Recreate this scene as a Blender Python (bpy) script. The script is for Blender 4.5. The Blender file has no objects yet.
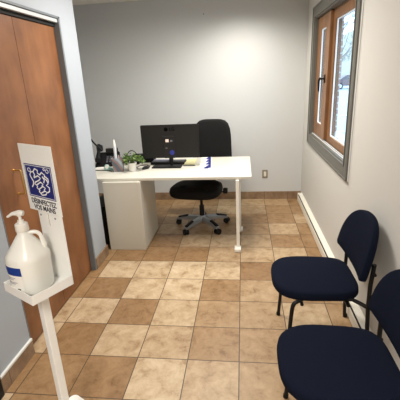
import bpy, bmesh, math, random
from mathutils import Vector, Matrix
random.seed(7)
SC = bpy.context.scene
COL = SC.collection
PI = math.pi
R = math.radians

# ------------------------------------------------------------------ camera
cd = bpy.data.cameras.new('camera')
cam = bpy.data.objects.new('camera', cd); COL.objects.link(cam)
PITCH, ROLL, YAW, CAMH, FPX = 0.322596, -0.047809, -0.125283, 1.64288, 366.53
cp, sp = math.cos(PITCH), math.sin(PITCH)
fw = Vector((math.sin(YAW)*cp, math.cos(YAW)*cp, -sp))
rt = Vector((math.cos(YAW), -math.sin(YAW), 0))
up = rt.cross(fw)
r2 = rt*math.cos(ROLL) + up*math.sin(ROLL)
u2 = -rt*math.sin(ROLL) + up*math.cos(ROLL)
M = Matrix(((r2.x, u2.x, -fw.x, 0), (r2.y, u2.y, -fw.y, 0), (r2.z, u2.z, -fw.z, CAMH), (0, 0, 0, 1)))
cam.matrix_world = M
cd.sensor_width = 36.0; cd.sensor_fit = 'HORIZONTAL'
cd.lens = FPX/400*36.0
cd.clip_start = 0.02; cd.clip_end = 400
SC.camera = cam

# ------------------------------------------------------------------ world, exposure, lamps of the room
w = bpy.data.worlds.new('world'); SC.world = w; w.use_nodes = True
nt = w.node_tree; nt.nodes.clear()
out = nt.nodes.new('ShaderNodeOutputWorld'); bg = nt.nodes.new('ShaderNodeBackground')
bg.inputs[0].default_value = (0.62, 0.80, 1.0, 1); bg.inputs[1].default_value = 3.2
nt.links.new(bg.outputs[0], out.inputs[0])
SC.view_settings.view_transform = 'Standard'; SC.view_settings.look = 'None'
SC.view_settings.gamma = 1.0; SC.view_settings.use_curve_mapping = False
SC.view_settings.exposure = 0.42

def area(name, loc, sx, sy, power, col, rot=(0, 0, 0), spread=180):
    l = bpy.data.lights.new(name, 'AREA'); l.shape = 'RECTANGLE'; l.size = sx; l.size_y = sy
    l.energy = power; l.color = col; l.spread = R(spread)
    o = bpy.data.objects.new(name, l); COL.objects.link(o); o.location = loc; o.rotation_euler = rot
    return o
WARM = (1.0, 0.945, 0.86)
area('ceiling_panel_light', (-0.45, 3.0, 2.545), 0.6, 1.2, 44, WARM, spread=170)
area('ceiling_panel_light', (-0.45, -0.9, 2.545), 0.6, 1.2, 60, WARM, spread=165)
sl = bpy.data.lights.new('recessed_downlight', 'SPOT'); sl.energy = 66; sl.color = (1, 0.95, 0.84)
sl.spot_size = R(150); sl.spot_blend = 0.9; sl.shadow_soft_size = 0.07
so = bpy.data.objects.new('recessed_downlight', sl); COL.objects.link(so); so.location = (0.0, 4.25, 2.54)

# ------------------------------------------------------------------ materials
def mat(name, col, rough=0.6, metal=0.0, spec=0.4, noise=None, bump=None, coat=0.0):
    m = bpy.data.materials.new(name); m.use_nodes = True
    n = m.node_tree.nodes; L = m.node_tree.links
    b = n['Principled BSDF']
    b.inputs['Base Color'].default_value = (*col, 1); b.inputs['Roughness'].default_value = rough
    b.inputs['Metallic'].default_value = metal; b.inputs['Specular IOR Level'].default_value = spec
    b.inputs['Coat Weight'].default_value = coat
    tc = n.new('ShaderNodeTexCoord')
    if noise is None: noise = (18, 0.04)
    sc, amt = noise
    t = n.new('ShaderNodeTexNoise'); t.inputs['Scale'].default_value = sc; t.inputs['Detail'].default_value = 4
    L.new(tc.outputs['Object'], t.inputs['Vector'])
    mx = n.new('ShaderNodeMix'); mx.data_type = 'RGBA'
    mx.inputs['A'].default_value = (*[c*(1-amt) for c in col], 1)
    mx.inputs['B'].default_value = (*[min(1, c*(1+amt)) for c in col], 1)
    L.new(t.outputs['Fac'], mx.inputs['Factor']); L.new(mx.outputs['Result'], b.inputs['Base Color'])
    if bump:
        bs, st, ds = bump
        t2 = n.new('ShaderNodeTexNoise'); t2.inputs['Scale'].default_value = bs; t2.inputs['Detail'].default_value = 3
        L.new(tc.outputs['Object'], t2.inputs['Vector'])
        bp = n.new('ShaderNodeBump'); bp.inputs['Strength'].default_value = st; bp.inputs['Distance'].default_value = ds
        L.new(t2.outputs['Fac'], bp.inputs['Height']); L.new(bp.outputs['Normal'], b.inputs['Normal'])
    return m

def wood(name, c1, c2, rough=0.45, stretch=(9, 9, 0.8)):
    m = bpy.data.materials.new(name); m.use_nodes = True
    n = m.node_tree.nodes; L = m.node_tree.links; b = n['Principled BSDF']
    tc = n.new('ShaderNodeTexCoord'); mp = n.new('ShaderNodeMapping'); mp.inputs['Scale'].default_value = stretch
    L.new(tc.outputs['Object'], mp.inputs['Vector'])
    t = n.new('ShaderNodeTexNoise'); t.inputs['Scale'].default_value = 2.2; t.inputs['Detail'].default_value = 7
    t.inputs['Roughness'].default_value = 0.62; t.inputs['Distortion'].default_value = 0.5
    L.new(mp.outputs[0], t.inputs['Vector'])
    t2 = n.new('ShaderNodeTexNoise'); t2.inputs['Scale'].default_value = 5; t2.inputs['Detail'].default_value = 4
    L.new(tc.outputs['Object'], t2.inputs['Vector'])
    ad = n.new('ShaderNodeMath'); ad.operation = 'ADD'
    ml = n.new('ShaderNodeMath'); ml.operation = 'MULTIPLY'; ml.inputs[1].default_value = 0.6
    L.new(t2.outputs['Fac'], ml.inputs[0]); L.new(t.outputs['Fac'], ad.inputs[0]); L.new(ml.outputs[0], ad.inputs[1])
    cr = n.new('ShaderNodeValToRGB'); cr.color_ramp.elements[0].position = 0.55; cr.color_ramp.elements[1].position = 1.05
    cr.color_ramp.elements[0].color = (*c1, 1); cr.color_ramp.elements[1].color = (*c2, 1)
    L.new(ad.outputs[0], cr.inputs['Fac']); L.new(cr.outputs['Color'], b.inputs['Base Color'])
    b.inputs['Roughness'].default_value = rough
    return m

T = 0.315; GX = -0.0354; GY = 1.8006     # floor tile pitch and grid origin

def tile_floor(name):
    m = bpy.data.materials.new(name); m.use_nodes = True
    n = m.node_tree.nodes; L = m.node_tree.links; b = n['Principled BSDF']
    tc = n.new('ShaderNodeTexCoord')
    at = n.new('ShaderNodeAttribute'); at.attribute_name = 'tone'
    def ramp(stops):
        c = n.new('ShaderNodeValToRGB')
        c.color_ramp.elements[0].position, c.color_ramp.elements[0].color = stops[0][0], (*stops[0][1], 1)
        c.color_ramp.elements[1].position, c.color_ramp.elements[1].color = stops[-1][0], (*stops[-1][1], 1)
        for p_, c_ in stops[1:-1]:
            e = c.color_ramp.elements.new(p_); e.color = (*c_, 1)
        return c
    base = ramp([(0.0, (0.225, 0.122, 0.052)), (0.5, (0.33, 0.208, 0.105)), (1.0, (0.52, 0.40, 0.262))])
    L.new(at.outputs['Fac'], base.inputs['Fac'])
    nz = n.new('ShaderNodeTexNoise'); nz.inputs['Scale'].default_value = 10.5; nz.inputs['Detail'].default_value = 9
    nz.inputs['Roughness'].default_value = 0.72; nz.inputs['Distortion'].default_value = 0.35
    mpp = n.new('ShaderNodeVectorMath'); mpp.operation = 'ADD'
    at2 = n.new('ShaderNodeAttribute'); at2.attribute_name = 'shift'
    L.new(tc.outputs['Object'], mpp.inputs[0]); L.new(at2.outputs['Fac'], mpp.inputs[1])
    L.new(mpp.outputs[0], nz.inputs['Vector'])
    mot = ramp([(0.33, (0.60, 0.50, 0.40)), (0.45, (0.93, 0.90, 0.85)), (0.68, (1.25, 1.30, 1.38))])
    L.new(nz.outputs['Fac'], mot.inputs['Fac'])
    mu = n.new('ShaderNodeMix'); mu.data_type = 'RGBA'; mu.blend_type = 'MULTIPLY'; mu.inputs['Factor'].default_value = 1
    L.new(base.outputs['Color'], mu.inputs['A']); L.new(mot.outputs['Color'], mu.inputs['B'])
    # grout lines from the tile grid
    sx = n.new('ShaderNodeSeparateXYZ'); L.new(tc.outputs['Object'], sx.inputs[0])
    fs = []
    for ax, o0 in (('X', GX), ('Y', GY)):
        a = n.new('ShaderNodeMath'); a.operation = 'SUBTRACT'; a.inputs[1].default_value = o0 - 40*T; L.new(sx.outputs[ax], a.inputs[0])
        d = n.new('ShaderNodeMath'); d.operation = 'DIVIDE'; d.inputs[1].default_value = T; L.new(a.outputs[0], d.inputs[0])
        f = n.new('ShaderNodeMath'); f.operation = 'FRACT'; L.new(d.outputs[0], f.inputs[0])
        s = n.new('ShaderNodeMath'); s.operation = 'SUBTRACT'; s.inputs[1].default_value = 0.5; L.new(f.outputs[0], s.inputs[0])
        ab = n.new('ShaderNodeMath'); ab.operation = 'ABSOLUTE'; L.new(s.outputs[0], ab.inputs[0]); fs.append(ab)
    mxm = n.new('ShaderNodeMath'); mxm.operation = 'MAXIMUM'; L.new(fs[0].outputs[0], mxm.inputs[0]); L.new(fs[1].outputs[0], mxm.inputs[1])
    gt = n.new('ShaderNodeMapRange'); gt.inputs['From Min'].default_value = 0.4895; gt.inputs['From Max'].default_value = 0.4915
    L.new(mxm.outputs[0], gt.inputs['Value'])
    g = n.new('ShaderNodeMix'); g.data_type = 'RGBA'; g.inputs['B'].default_value = (0.075, 0.048, 0.028, 1)
    L.new(gt.outputs['Result'], g.inputs['Factor']); L.new(mu.outputs['Result'], g.inputs['A'])
    L.new(g.outputs['Result'], b.inputs['Base Color'])
    b.inputs['Roughness'].default_value = 0.42; b.inputs['Specular IOR Level'].default_value = 0.4
    return m

def tile_base(name, axis):
    m = bpy.data.materials.new(name); m.use_nodes = True
    n = m.node_tree.nodes; L = m.node_tree.links; b = n['Principled BSDF']
    tc = n.new('ShaderNodeTexCoord')
    nz = n.new('ShaderNodeTexNoise'); nz.inputs['Scale'].default_value = 9; nz.inputs['Detail'].default_value = 7
    nz.inputs['Roughness'].default_value = 0.65; L.new(tc.outputs['Object'], nz.inputs['Vector'])
    cr = n.new('ShaderNodeValToRGB'); cr.color_ramp.elements[0].position = 0.3; cr.color_ramp.elements[1].position = 0.75
    cr.color_ramp.elements[0].color = (0.17, 0.10, 0.058, 1); cr.color_ramp.elements[1].color = (0.36, 0.25, 0.155, 1)
    L.new(nz.outputs['Fac'], cr.inputs['Fac'])
    sx = n.new('ShaderNodeSeparateXYZ'); L.new(tc.outputs['Object'], sx.inputs[0])
    d = n.new('ShaderNodeMath'); d.operation = 'DIVIDE'; d.inputs[1].default_value = T; L.new(sx.outputs[axis], d.inputs[0])
    a = n.new('ShaderNodeMath'); a.operation = 'ADD'; a.inputs[1].default_value = 20.1; L.new(d.outputs[0], a.inputs[0])
    f = n.new('ShaderNodeMath'); f.operation = 'FRACT'; L.new(a.outputs[0], f.inputs[0])
    c = n.new('ShaderNodeMath'); c.operation = 'LESS_THAN'; c.inputs[1].default_value = 0.018; L.new(f.outputs[0], c.inputs[0])
    g = n.new('ShaderNodeMix'); g.data_type = 'RGBA'; g.inputs['B'].default_value = (0.11, 0.07, 0.045, 1)
    L.new(c.outputs[0], g.inputs['Factor']); L.new(cr.outputs['Color'], g.inputs['A']); L.new(g.outputs['Result'], b.inputs['Base Color'])
    b.inputs['Roughness'].default_value = 0.45
    return m

def brick_mat():
    m = bpy.data.materials.new('brick'); m.use_nodes = True
    n = m.node_tree.nodes; L = m.node_tree.links; b = n['Principled BSDF']
    tc = n.new('ShaderNodeTexCoord'); sx = n.new('ShaderNodeSeparateXYZ'); cb = n.new('ShaderNodeCombineXYZ'); ad = n.new('ShaderNodeMath')
    L.new(tc.outputs['Object'], sx.inputs[0]); L.new(sx.outputs['X'], ad.inputs[0]); L.new(sx.outputs['Y'], ad.inputs[1])
    L.new(ad.outputs[0], cb.inputs['X']); L.new(sx.outputs['Z'], cb.inputs['Y'])
    br = n.new('ShaderNodeTexBrick'); br.inputs['Scale'].default_value = 1.0
    br.inputs['Brick Width'].default_value = 0.20; br.inputs['Row Height'].default_value = 0.065; br.inputs['Mortar Size'].default_value = 0.008
    br.inputs['Color1'].default_value = (0.36, 0.25, 0.22, 1); br.inputs['Color2'].default_value = (0.46, 0.34, 0.30, 1)
    br.inputs['Mortar'].default_value = (0.62, 0.6, 0.58, 1)
    L.new(cb.outputs[0], br.inputs['Vector']); L.new(br.outputs['Color'], b.inputs['Base Color'])
    b.inputs['Roughness'].default_value = 0.9
    return m

def glass_mat():
    m = bpy.data.materials.new('window_glass'); m.use_nodes = True
    n = m.node_tree.nodes; L = m.node_tree.links; n.clear()
    o = n.new('ShaderNodeOutputMaterial'); mx = n.new('ShaderNodeMixShader'); tr = n.new('ShaderNodeBsdfTransparent')
    gl = n.new('ShaderNodeBsdfGlossy'); gl.inputs['Roughness'].default_value = 0.02
    mx.inputs[0].default_value = 0.07
    tr.inputs[0].default_value = (0.93, 0.97, 0.98, 1)
    L.new(tr.outputs[0], mx.inputs[1]); L.new(gl.outputs[0], mx.inputs[2]); L.new(mx.outputs[0], o.inputs[0])
    return m

m_wall = mat('wall_paint', (0.595, 0.585, 0.555), 0.75, spec=0.25, noise=(3, 0.015), bump=(160, 0.08, 0.002))
m_wall_back = mat('back_wall_paint', (0.58, 0.59, 0.59), 0.75, spec=0.25, noise=(3, 0.015), bump=(160, 0.08, 0.002))
m_wall_left = mat('closet_wall_daylit_tint', (0.37, 0.40, 0.44), 0.7, spec=0.3, noise=(3, 0.015), bump=(160, 0.08, 0.002))  # cool window daylight is put into this wall's colour
m_ceil = mat('ceiling_paint', (0.84, 0.81, 0.74), 0.9, noise=(60, 0.12))
m_floor = tile_floor('floor_tiles')
m_base_x = tile_base('baseboard_tiles_x', 'X'); m_base_y = tile_base('baseboard_tiles_y', 'Y')
m_capwhite = mat('white_trim', (0.72, 0.72, 0.70), 0.4)
m_steel = mat('grey_painted_steel', (0.16, 0.18, 0.20), 0.4, spec=0.5)
m_track = mat('track_white', (0.62, 0.64, 0.65), 0.35, metal=0.3)
m_black = mat('black_plastic', (0.006, 0.006, 0.007), 0.5, spec=0.25)
m_blackgap = mat('gap_shade_black', (0.006, 0.006, 0.006), 0.8)  # flat black for gaps and slots, their shade put into the colour
m_door = wood('closet_door_wood', (0.135, 0.048, 0.016), (0.265, 0.108, 0.040), 0.42, (2.2, 2.2, 0.7))
m_doordark = wood('dark_door_wood', (0.05, 0.025, 0.012), (0.10, 0.045, 0.02), 0.45)
m_brass = mat('brass', (0.62, 0.42, 0.16), 0.28, metal=0.9)
m_casing = mat('window_casing_grey', (0.14, 0.137, 0.122), 0.45, noise=(30, 0.06))
m_sash = wood('sash_wood', (0.14, 0.058, 0.022), (0.27, 0.130, 0.052), 0.38)
m_gasket = mat('white_gasket', (0.80, 0.82, 0.84), 0.35)
m_glass = glass_mat(); m_brick = brick_mat()
m_desk = mat('desk_laminate', (0.62, 0.60, 0.53), 0.35, noise=(4, 0.012))
m_desk_leg = mat('desk_leg_white', (0.82, 0.80, 0.74), 0.35)
m_heater = mat('heater_enamel', (0.80, 0.77, 0.68), 0.4)
m_navy = mat('navy_fabric', (0.0065, 0.009, 0.020), 0.9, spec=0.06, noise=(260, 0.35), bump=(500, 0.35, 0.002))
m_tube = mat('black_tube', (0.006, 0.006, 0.007), 0.4, spec=0.3)
m_leather = mat('black_leather', (0.006, 0.006, 0.006), 0.7, spec=0.15, noise=(20, 0.1), bump=(120, 0.2, 0.003))
m_grey_arm = mat('grey_star_base', (0.34, 0.36, 0.38), 0.35, metal=0.55)
m_monitor = mat('monitor_shell', (0.012, 0.0115, 0.011), 0.5, spec=0.25)
m_monitor_in = mat('monitor_panel', (0.013, 0.012, 0.011), 0.55, spec=0.25)
m_mark = mat('monitor_mark', (0.0008, 0.0008, 0.0008), 0.6, spec=0.05)
m_paper = mat('white_paper', (0.84, 0.82, 0.77), 0.7)
m_pinkpaper = mat('pink_paper', (0.78, 0.62, 0.56), 0.7)
m_yellow = mat('yellow_paper', (0.74, 0.68, 0.38), 0.75)
m_blue = mat('blue_ink', (0.020, 0.028, 0.20), 0.6)
m_bluelab = mat('blue_label', (0.012, 0.045, 0.25), 0.4)
m_signblue = mat('sign_blue', (0.018, 0.026, 0.18), 0.4)
m_signtext = mat('sign_black_text', (0.03, 0.03, 0.05), 0.5)
m_white = mat('white_powdercoat', (0.90, 0.895, 0.87), 0.35)
m_jug = mat('translucent_jug', (0.82, 0.815, 0.77), 0.28, noise=(6, 0.02))
m_jug.node_tree.nodes['Principled BSDF'].inputs['Subsurface Weight'].default_value = 0.3
m_jug.node_tree.nodes['Principled BSDF'].inputs['Subsurface Radius'].default_value = (0.03, 0.03, 0.025)
m_pump = mat('pump_white', (0.80, 0.78, 0.73), 0.3)
m_greytext = mat('grey_print', (0.32, 0.34, 0.40), 0.6)
m_pot = mat('pot_ceramic', (0.80, 0.78, 0.72), 0.25)
m_soil = mat('soil', (0.05, 0.033, 0.02), 0.95)
m_leaf = mat('leaf_green', (0.06, 0.125, 0.022), 0.5, noise=(70, 0.75))
m_leaf2 = mat('leaf_light', (0.22, 0.31, 0.09), 0.5, noise=(70, 0.5))
m_stem = mat('stem_green', (0.10, 0.17, 0.04), 0.6)
m_teal = mat('teal_plastic', (0.30, 0.50, 0.46), 0.4)
m_keys = mat('grey_keys', (0.13, 0.13, 0.145), 0.55)
m_keytop = mat('silver_key_frame', (0.30, 0.31, 0.42), 0.5)
m_outlet = mat('outlet_plate_taupe', (0.24, 0.20, 0.14), 0.4)
m_outlet_w = mat('outlet_face', (0.78, 0.75, 0.66), 0.35)
m_snow = mat('snow_road', (0.40, 0.47, 0.53), 0.8, noise=(0.35, 0.10))
m_curb = mat('snow_line', (0.72, 0.75, 0.78), 0.9)
m_hill = mat('hill_scrub', (0.37, 0.37, 0.32), 0.95, noise=(0.6, 0.2))
m_bark = mat('bark', (0.30, 0.27, 0.25), 0.9)
m_twig = mat('bare_crown', (0.33, 0.33, 0.29), 0.95, noise=(2.0, 0.2))
m_car = mat('car_paint', (0.16, 0.12, 0.13), 0.3, metal=0.3)
m_carglass = mat('car_glass', (0.10, 0.11, 0.13), 0.15)
m_tyre = mat('tyre', (0.05, 0.05, 0.055), 0.8)
m_marble_p = None

def marble():
    m = bpy.data.materials.new('marbled_print'); m.use_nodes = True
    n = m.node_tree.nodes; L = m.node_tree.links; b = n['Principled BSDF']
    tc = n.new('ShaderNodeTexCoord'); wv = n.new('ShaderNodeTexWave'); wv.inputs['Scale'].default_value = 4
    wv.inputs['Distortion'].default_value = 3.5; wv.bands_direction = 'DIAGONAL'
    L.new(tc.outputs['Object'], wv.inputs['Vector'])
    cr = n.new('ShaderNodeValToRGB'); e = cr.color_ramp.elements
    e[0].position = 0.1; e[0].color = (0.10, 0.115, 0.14, 1); e[1].position = 1; e[1].color = (0.38, 0.44, 0.50, 1)
    x = e.new(0.5); x.color = (0.33, 0.17, 0.15, 1); x = e.new(0.75); x.color = (0.20, 0.22, 0.25, 1)
    L.new(wv.outputs['Fac'], cr.inputs['Fac']); L.new(cr.outputs['Color'], b.inputs['Base Color'])
    b.inputs['Roughness'].default_value = 0.5
    return m
m_marble = marble()

# ------------------------------------------------------------------ mesh helpers
def NB(): return bmesh.new()

def xf(bm, verts, loc=None, rot=None, scale=None):
    m = Matrix.Identity(4)
    if scale: m = Matrix.Diagonal((*scale, 1)) @ m
    if rot: m = (Matrix.Rotation(rot[2], 4, 'Z') @ Matrix.Rotation(rot[1], 4, 'Y') @ Matrix.Rotation(rot[0], 4, 'X')) @ m
    if loc: m = Matrix.Translation(loc) @ m
    bmesh.ops.transform(bm, matrix=m, verts=verts)

def box(bm, a, b, bev=0.0, seg=2, rot=None):
    """box between corners a and b, bevelled"""
    lo = [min(a[i], b[i]) for i in range(3)]; hi = [max(a[i], b[i]) for i in range(3)]
    r = bmesh.ops.create_cube(bm, size=1.0); vs = r['verts']
    c = [(lo[i]+hi[i])/2 for i in range(3)]; s = [hi[i]-lo[i] for i in range(3)]
    xf(bm, vs, scale=s)
    if bev > 0:
        es = list({e for v in vs for e in v.link_edges})
        rr = bmesh.ops.bevel(bm, geom=es, offset=bev, segments=seg, affect='EDGES', profile=0.5)
        vs = list({v for f in rr['faces'] for v in f.verts} | {v for v in vs if v.is_valid})
        vs = [v for v in vs if v.is_valid]
        # gather the connected island
        seen = set(vs); st = list(vs)
        while st:
            v = st.pop()
            for e in v.link_edges:
                o = e.other_vert(v)
                if o not in seen: seen.add(o); st.append(o)
        vs = list(seen)
    xf(bm, vs, loc=c, rot=rot)
    return vs

def tube(bm, pts, r, n=10, cap=True):
    pts = [Vector(p) for p in pts]; rings = []
    rs = r if isinstance(r, (list, tuple)) else [r]*len(pts)
    prev = None
    for i, p in enumerate(pts):
        if i == 0: t = pts[1]-p
        elif i == len(pts)-1: t = p-pts[-2]
        else: t = (pts[i+1]-p).normalized()+(p-pts[i-1]).normalized()
        t.normalize()
        if prev is None:
            a = Vector((0, 0, 1)) if abs(t.z) < 0.9 else Vector((1, 0, 0))
            x = t.cross(a).normalized()
        else:
            x = (prev - t*prev.dot(t)).normalized()
        prev = x; y = t.cross(x)
        rings.append([bm.verts.new(p + (x*math.cos(2*PI*k/n)+y*math.sin(2*PI*k/n))*rs[i]) for k in range(n)])
    for a, b in zip(rings, rings[1:]):
        for k in range(n): bm.faces.new((a[k], a[(k+1) % n], b[(k+1) % n], b[k]))
    if cap:
        bm.faces.new(rings[0][::-1]); bm.faces.new(rings[-1])
    return [v for q in rings for v in q]

def arc(p0, p1, p2, n=6):
    p0, p1, p2 = Vector(p0), Vector(p1), Vector(p2)
    return [p0*(1-t)**2 + p1*2*t*(1-t) + p2*t*t for t in [i/n for i in range(n+1)]]

def lathe(bm, prof, n=24, c=(0, 0, 0), sup=None):
    """prof: (radius, z); sup = superellipse exponent for square-ish jugs"""
    rings = []
    for r, z in prof:
        ring = []
        for k in range(n):
            a = 2*PI*k/n; ca, sa = math.cos(a), math.sin(a)
            f = 1.0
            if sup: f = 1/((abs(ca)**sup+abs(sa)**sup)**(1/sup))
            ring.append(bm.verts.new((c[0]+r*f*ca, c[1]+r*f*sa, c[2]+z)))
        rings.append(ring)
    for a, b in zip(rings, rings[1:]):
        for k in range(n): bm.faces.new((a[k], a[(k+1) % n], b[(k+1) % n], b[k]))
    bm.faces.new(rings[0][::-1]); bm.faces.new(rings[-1])
    return [v for q in rings for v in q]

def prism(bm, poly, z0, z1, mtx=None):
    a = [bm.verts.new((x, y, z0)) for x, y in poly]; b = [bm.verts.new((x, y, z1)) for x, y in poly]
    bm.faces.new(a[::-1]); bm.faces.new(b); n = len(poly)
    for k in range(n): bm.faces.new((a[k], a[(k+1) % n], b[(k+1) % n], b[k]))
    if mtx is not None: bmesh.ops.transform(bm, matrix=mtx, verts=a+b)
    return a+b

def cushion(bm, outline, thick, mtx, dome=0.25, bow=0.0, rim=0.35):
    """padded pad: outline in local xy, thickness in z, rounded rim, domed top, bow bends it along x"""
    steps = [(-1, 0.86), (-0.93, 0.95), (-0.6, 0.99), (0, 1.0), (0.6, 0.985), (0.88, 0.94), (1.0, 0.84), (1.0+dome*0.5, 0.62), (1.0+dome*0.85, 0.35), (1.0+dome, 0.10)]
    cx = sum(p[0] for p in outline)/len(outline); cy = sum(p[1] for p in outline)/len(outline)
    h = thick/2; rings = []
    for z, s in steps:
        ring = []
        for x, y in outline:
            if s > 0.8:
                d = math.hypot(x-cx, y-cy); k = max(0.0, 1-(1-s)*rim*0.55/d)
            else: k = s
            X, Y = cx+(x-cx)*k, cy+(y-cy)*k
            ring.append(bm.verts.new((X, Y, z*h + bow*(X*X))))
        rings.append(ring)
    n = len(outline)
    for a, b in zip(rings, rings[1:]):
        for k in range(n): bm.faces.new((a[k], a[(k+1) % n], b[(k+1) % n], b[k]))
    bm.faces.new(rings[0][::-1]); bm.faces.new(rings[-1])
    vs = [v for q in rings for v in q]
    bmesh.ops.transform(bm, matrix=mtx, verts=vs)
    return vs

def obj(name, bm, m, parent=None, smooth=None, loc=None):
    bmesh.ops.recalc_face_normals(bm, faces=bm.faces)
    me = bpy.data.meshes.new(name); bm.to_mesh(me); bm.free()
    if isinstance(m, (list, tuple)):
        for q in m: me.materials.append(q)
    else: me.materials.append(m)
    if smooth is not None:
        for p_ in me.polygons: p_.use_smooth = True
        try: me.set_sharp_from_angle(angle=R(smooth))
        except Exception: pass
    o = bpy.data.objects.new(name, me); COL.objects.link(o)
    if parent: o.parent = parent
    if loc: o.location = loc
    return o

def thing(name, label, cat, loc=(0, 0, 0), rz=0, group=None):
    o = bpy.data.objects.new(name, None); COL.objects.link(o); o.empty_display_size = 0.1
    o.location = loc; o.rotation_euler = (0, 0, rz)
    o['label'] = label; o['category'] = cat
    if group: o['group'] = group
    return o

def tag(o, label, cat, group=None, kind=None):
    o['label'] = label; o['category'] = cat
    if group: o['group'] = group
    if kind: o['kind'] = kind
    return o

def struct(name, bm, m, label=None, smooth=None):
    o = obj(name, bm, m, smooth=smooth); o['kind'] = 'structure'
    if label: o['label'] = label; o['category'] = name.split('_')[0]
    return o

def text(name, body, size, m, parent, mtx, extrude=0.0004, bold=0.0, width=None):
    cu = bpy.data.curves.new(name, 'FONT'); cu.body = body; cu.size = size; cu.extrude = extrude
    cu.offset = bold; cu.align_x = 'CENTER'; cu.align_y = 'CENTER'
    tmp = bpy.data.objects.new(name+'_tmp', cu); COL.objects.link(tmp)
    bpy.context.view_layer.update()
    me = bpy.data.meshes.new_from_object(tmp.evaluated_get(bpy.context.evaluated_depsgraph_get()))
    bpy.data.objects.remove(tmp)
    if width:
        xs = [v.co.x for v in me.vertices]; s = width/(max(xs)-min(xs))
        for v in me.vertices: v.co.x *= s
    me.transform(mtx); me.materials.clear(); me.materials.append(m)
    o = bpy.data.objects.new(name, me); COL.objects.link(o); o.parent = parent
    return o

def copy_tree(o, parent=None):
    c = o.copy(); COL.objects.link(c); c.parent = parent
    for ch in list(o.children): copy_tree(ch, c)
    return c

# ------------------------------------------------------------------ the room shell
WX = 0.775; BY = 4.914; CZ = 2.567; LX = -1.36; AX = -2.55; FY = -2.6; CY1 = 3.175
# floor: one face per tile so that each tile has its own tone
tones = {}
def trow(r, s):   # s: columns -5 .. 2, digits 0 dark .. 9 light
    for i, ch in enumerate(s): tones[(-5+i, r)] = int(ch)/9
#            c -5-4-3-2-1 0 1 2
trow(-2, '73462635')
trow(-1, '22287545')
trow(0,  '72774555')
trow(1,  '78285575')
trow(2,  '32883635')
trow(3,  '28898265')
trow(4,  '32226673')
trow(5,  '33277633')
trow(6,  '44653573')
trow(7,  '44544337')
trow(8,  '44468633')
trow(9,  '44557763')
trow(10, '44556643')
bm = NB(); lt = bm.faces.layers.float.new('tone'); ls = bm.faces.layers.float.new('shift')
c0, c1_ = -9, 4; r0, r1_ = -14, 11
def gx(i): return min(max(GX+i*T, AX-0.1), WX+0.12)
def gy(j): return min(max(GY+j*T, FY-0.1), BY+0.1)
vg = {(i, j): bm.verts.new((gx(i), gy(j), 0)) for i in range(c0, c1_+1) for j in range(r0, r1_+1)}
for i in range(c0, c1_):
    for j in range(r0, r1_):
        if gx(i+1)-gx(i) < 1e-4 or gy(j+1)-gy(j) < 1e-4: continue
        f = bm.faces.new((vg[i, j], vg[i+1, j], vg[i+1, j+1], vg[i, j+1]))
        f[lt] = min(1, max(0, tones.get((i, j), random.random()) + random.uniform(-.05, .05))); f[ls] = random.uniform(0, 50)
bmesh.ops.delete(bm, geom=[v for v in bm.verts if not v.link_faces], context='VERTS')
rr = bmesh.ops.extrude_face_region(bm, geom=list(bm.faces))
# the extruded copy becomes the top; move it up so the slab has thickness below
bmesh.ops.translate(bm, verts=[v for v in rr['geom'] if isinstance(v, bmesh.types.BMVert)], vec=(0, 0, 0))
for v in bm.verts: pass
newv = {v for v in rr['geom'] if isinstance(v, bmesh.types.BMVert)}
for v in bm.verts:
    if v not in newv: v.co.z = -0.1
floor = struct('floor', bm, m_floor)

bm = NB(); box(bm, (AX-0.1, FY-0.1, CZ), (WX+0.12, BY+0.1, CZ+0.1)); struct('ceiling', bm, m_ceil)
bm = NB()
for x in (-2.2, -1.59, -0.98, -0.37, 0.24): box(bm, (x-0.012, FY, CZ-0.004), (x+0.012, BY, CZ+0.002))
for y in (-1.9, -0.7, 0.5, 1.7, 2.9, 4.1): box(bm, (AX, y-0.012, CZ-0.004), (WX, y+0.012, CZ+0.002))
struct('trim_1', bm, m_capwhite)
bm = NB(); box(bm, (AX-0.1, BY, 0), (WX+0.12, BY+0.1, CZ)); struct('wall_back', bm, m_wall_back)
bm = NB(); box(bm, (AX-0.1, FY-0.1, 0), (WX+0.12, FY, CZ)); struct('wall_front', bm, m_wall)
bm = NB(); box(bm, (AX-0.1, FY, 0), (AX, BY, CZ)); struct('wall_alcove', bm, m_wall)
# right wall with its window opening
WY0, WY1, WZ0, WZ1 = 2.835, 4.37, 0.965, 2.185
bm = NB()
box(bm, (WX, FY, 0), (WX+0.12, WY0, CZ)); box(bm, (WX, WY1, 0), (WX+0.12, BY, CZ))
box(bm, (WX, WY0, 0), (WX+0.12, WY1, WZ0)); box(bm, (WX, WY0, WZ1), (WX+0.12, WY1, CZ))
struct('wall_right', bm, m_wall)
bm = NB()
OY0, OY1, OZ0, OZ1 = WY0+0.01, WY1+0.02, WZ0-0.01, WZ1
X0, X1 = WX+0.12, WX+0.29
box(bm, (X0, FY, -0.4), (X1, OY0, CZ+0.5)); box(bm, (X0, OY1, -0.4), (X1, BY+0.6, CZ+0.5))
box(bm, (X0, OY0, -0.4), (X1, OY1, OZ0)); box(bm, (X0, OY0, OZ1), (X1, OY1, CZ+0.5))
struct('wall_brick_outside', bm, m_brick)
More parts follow.
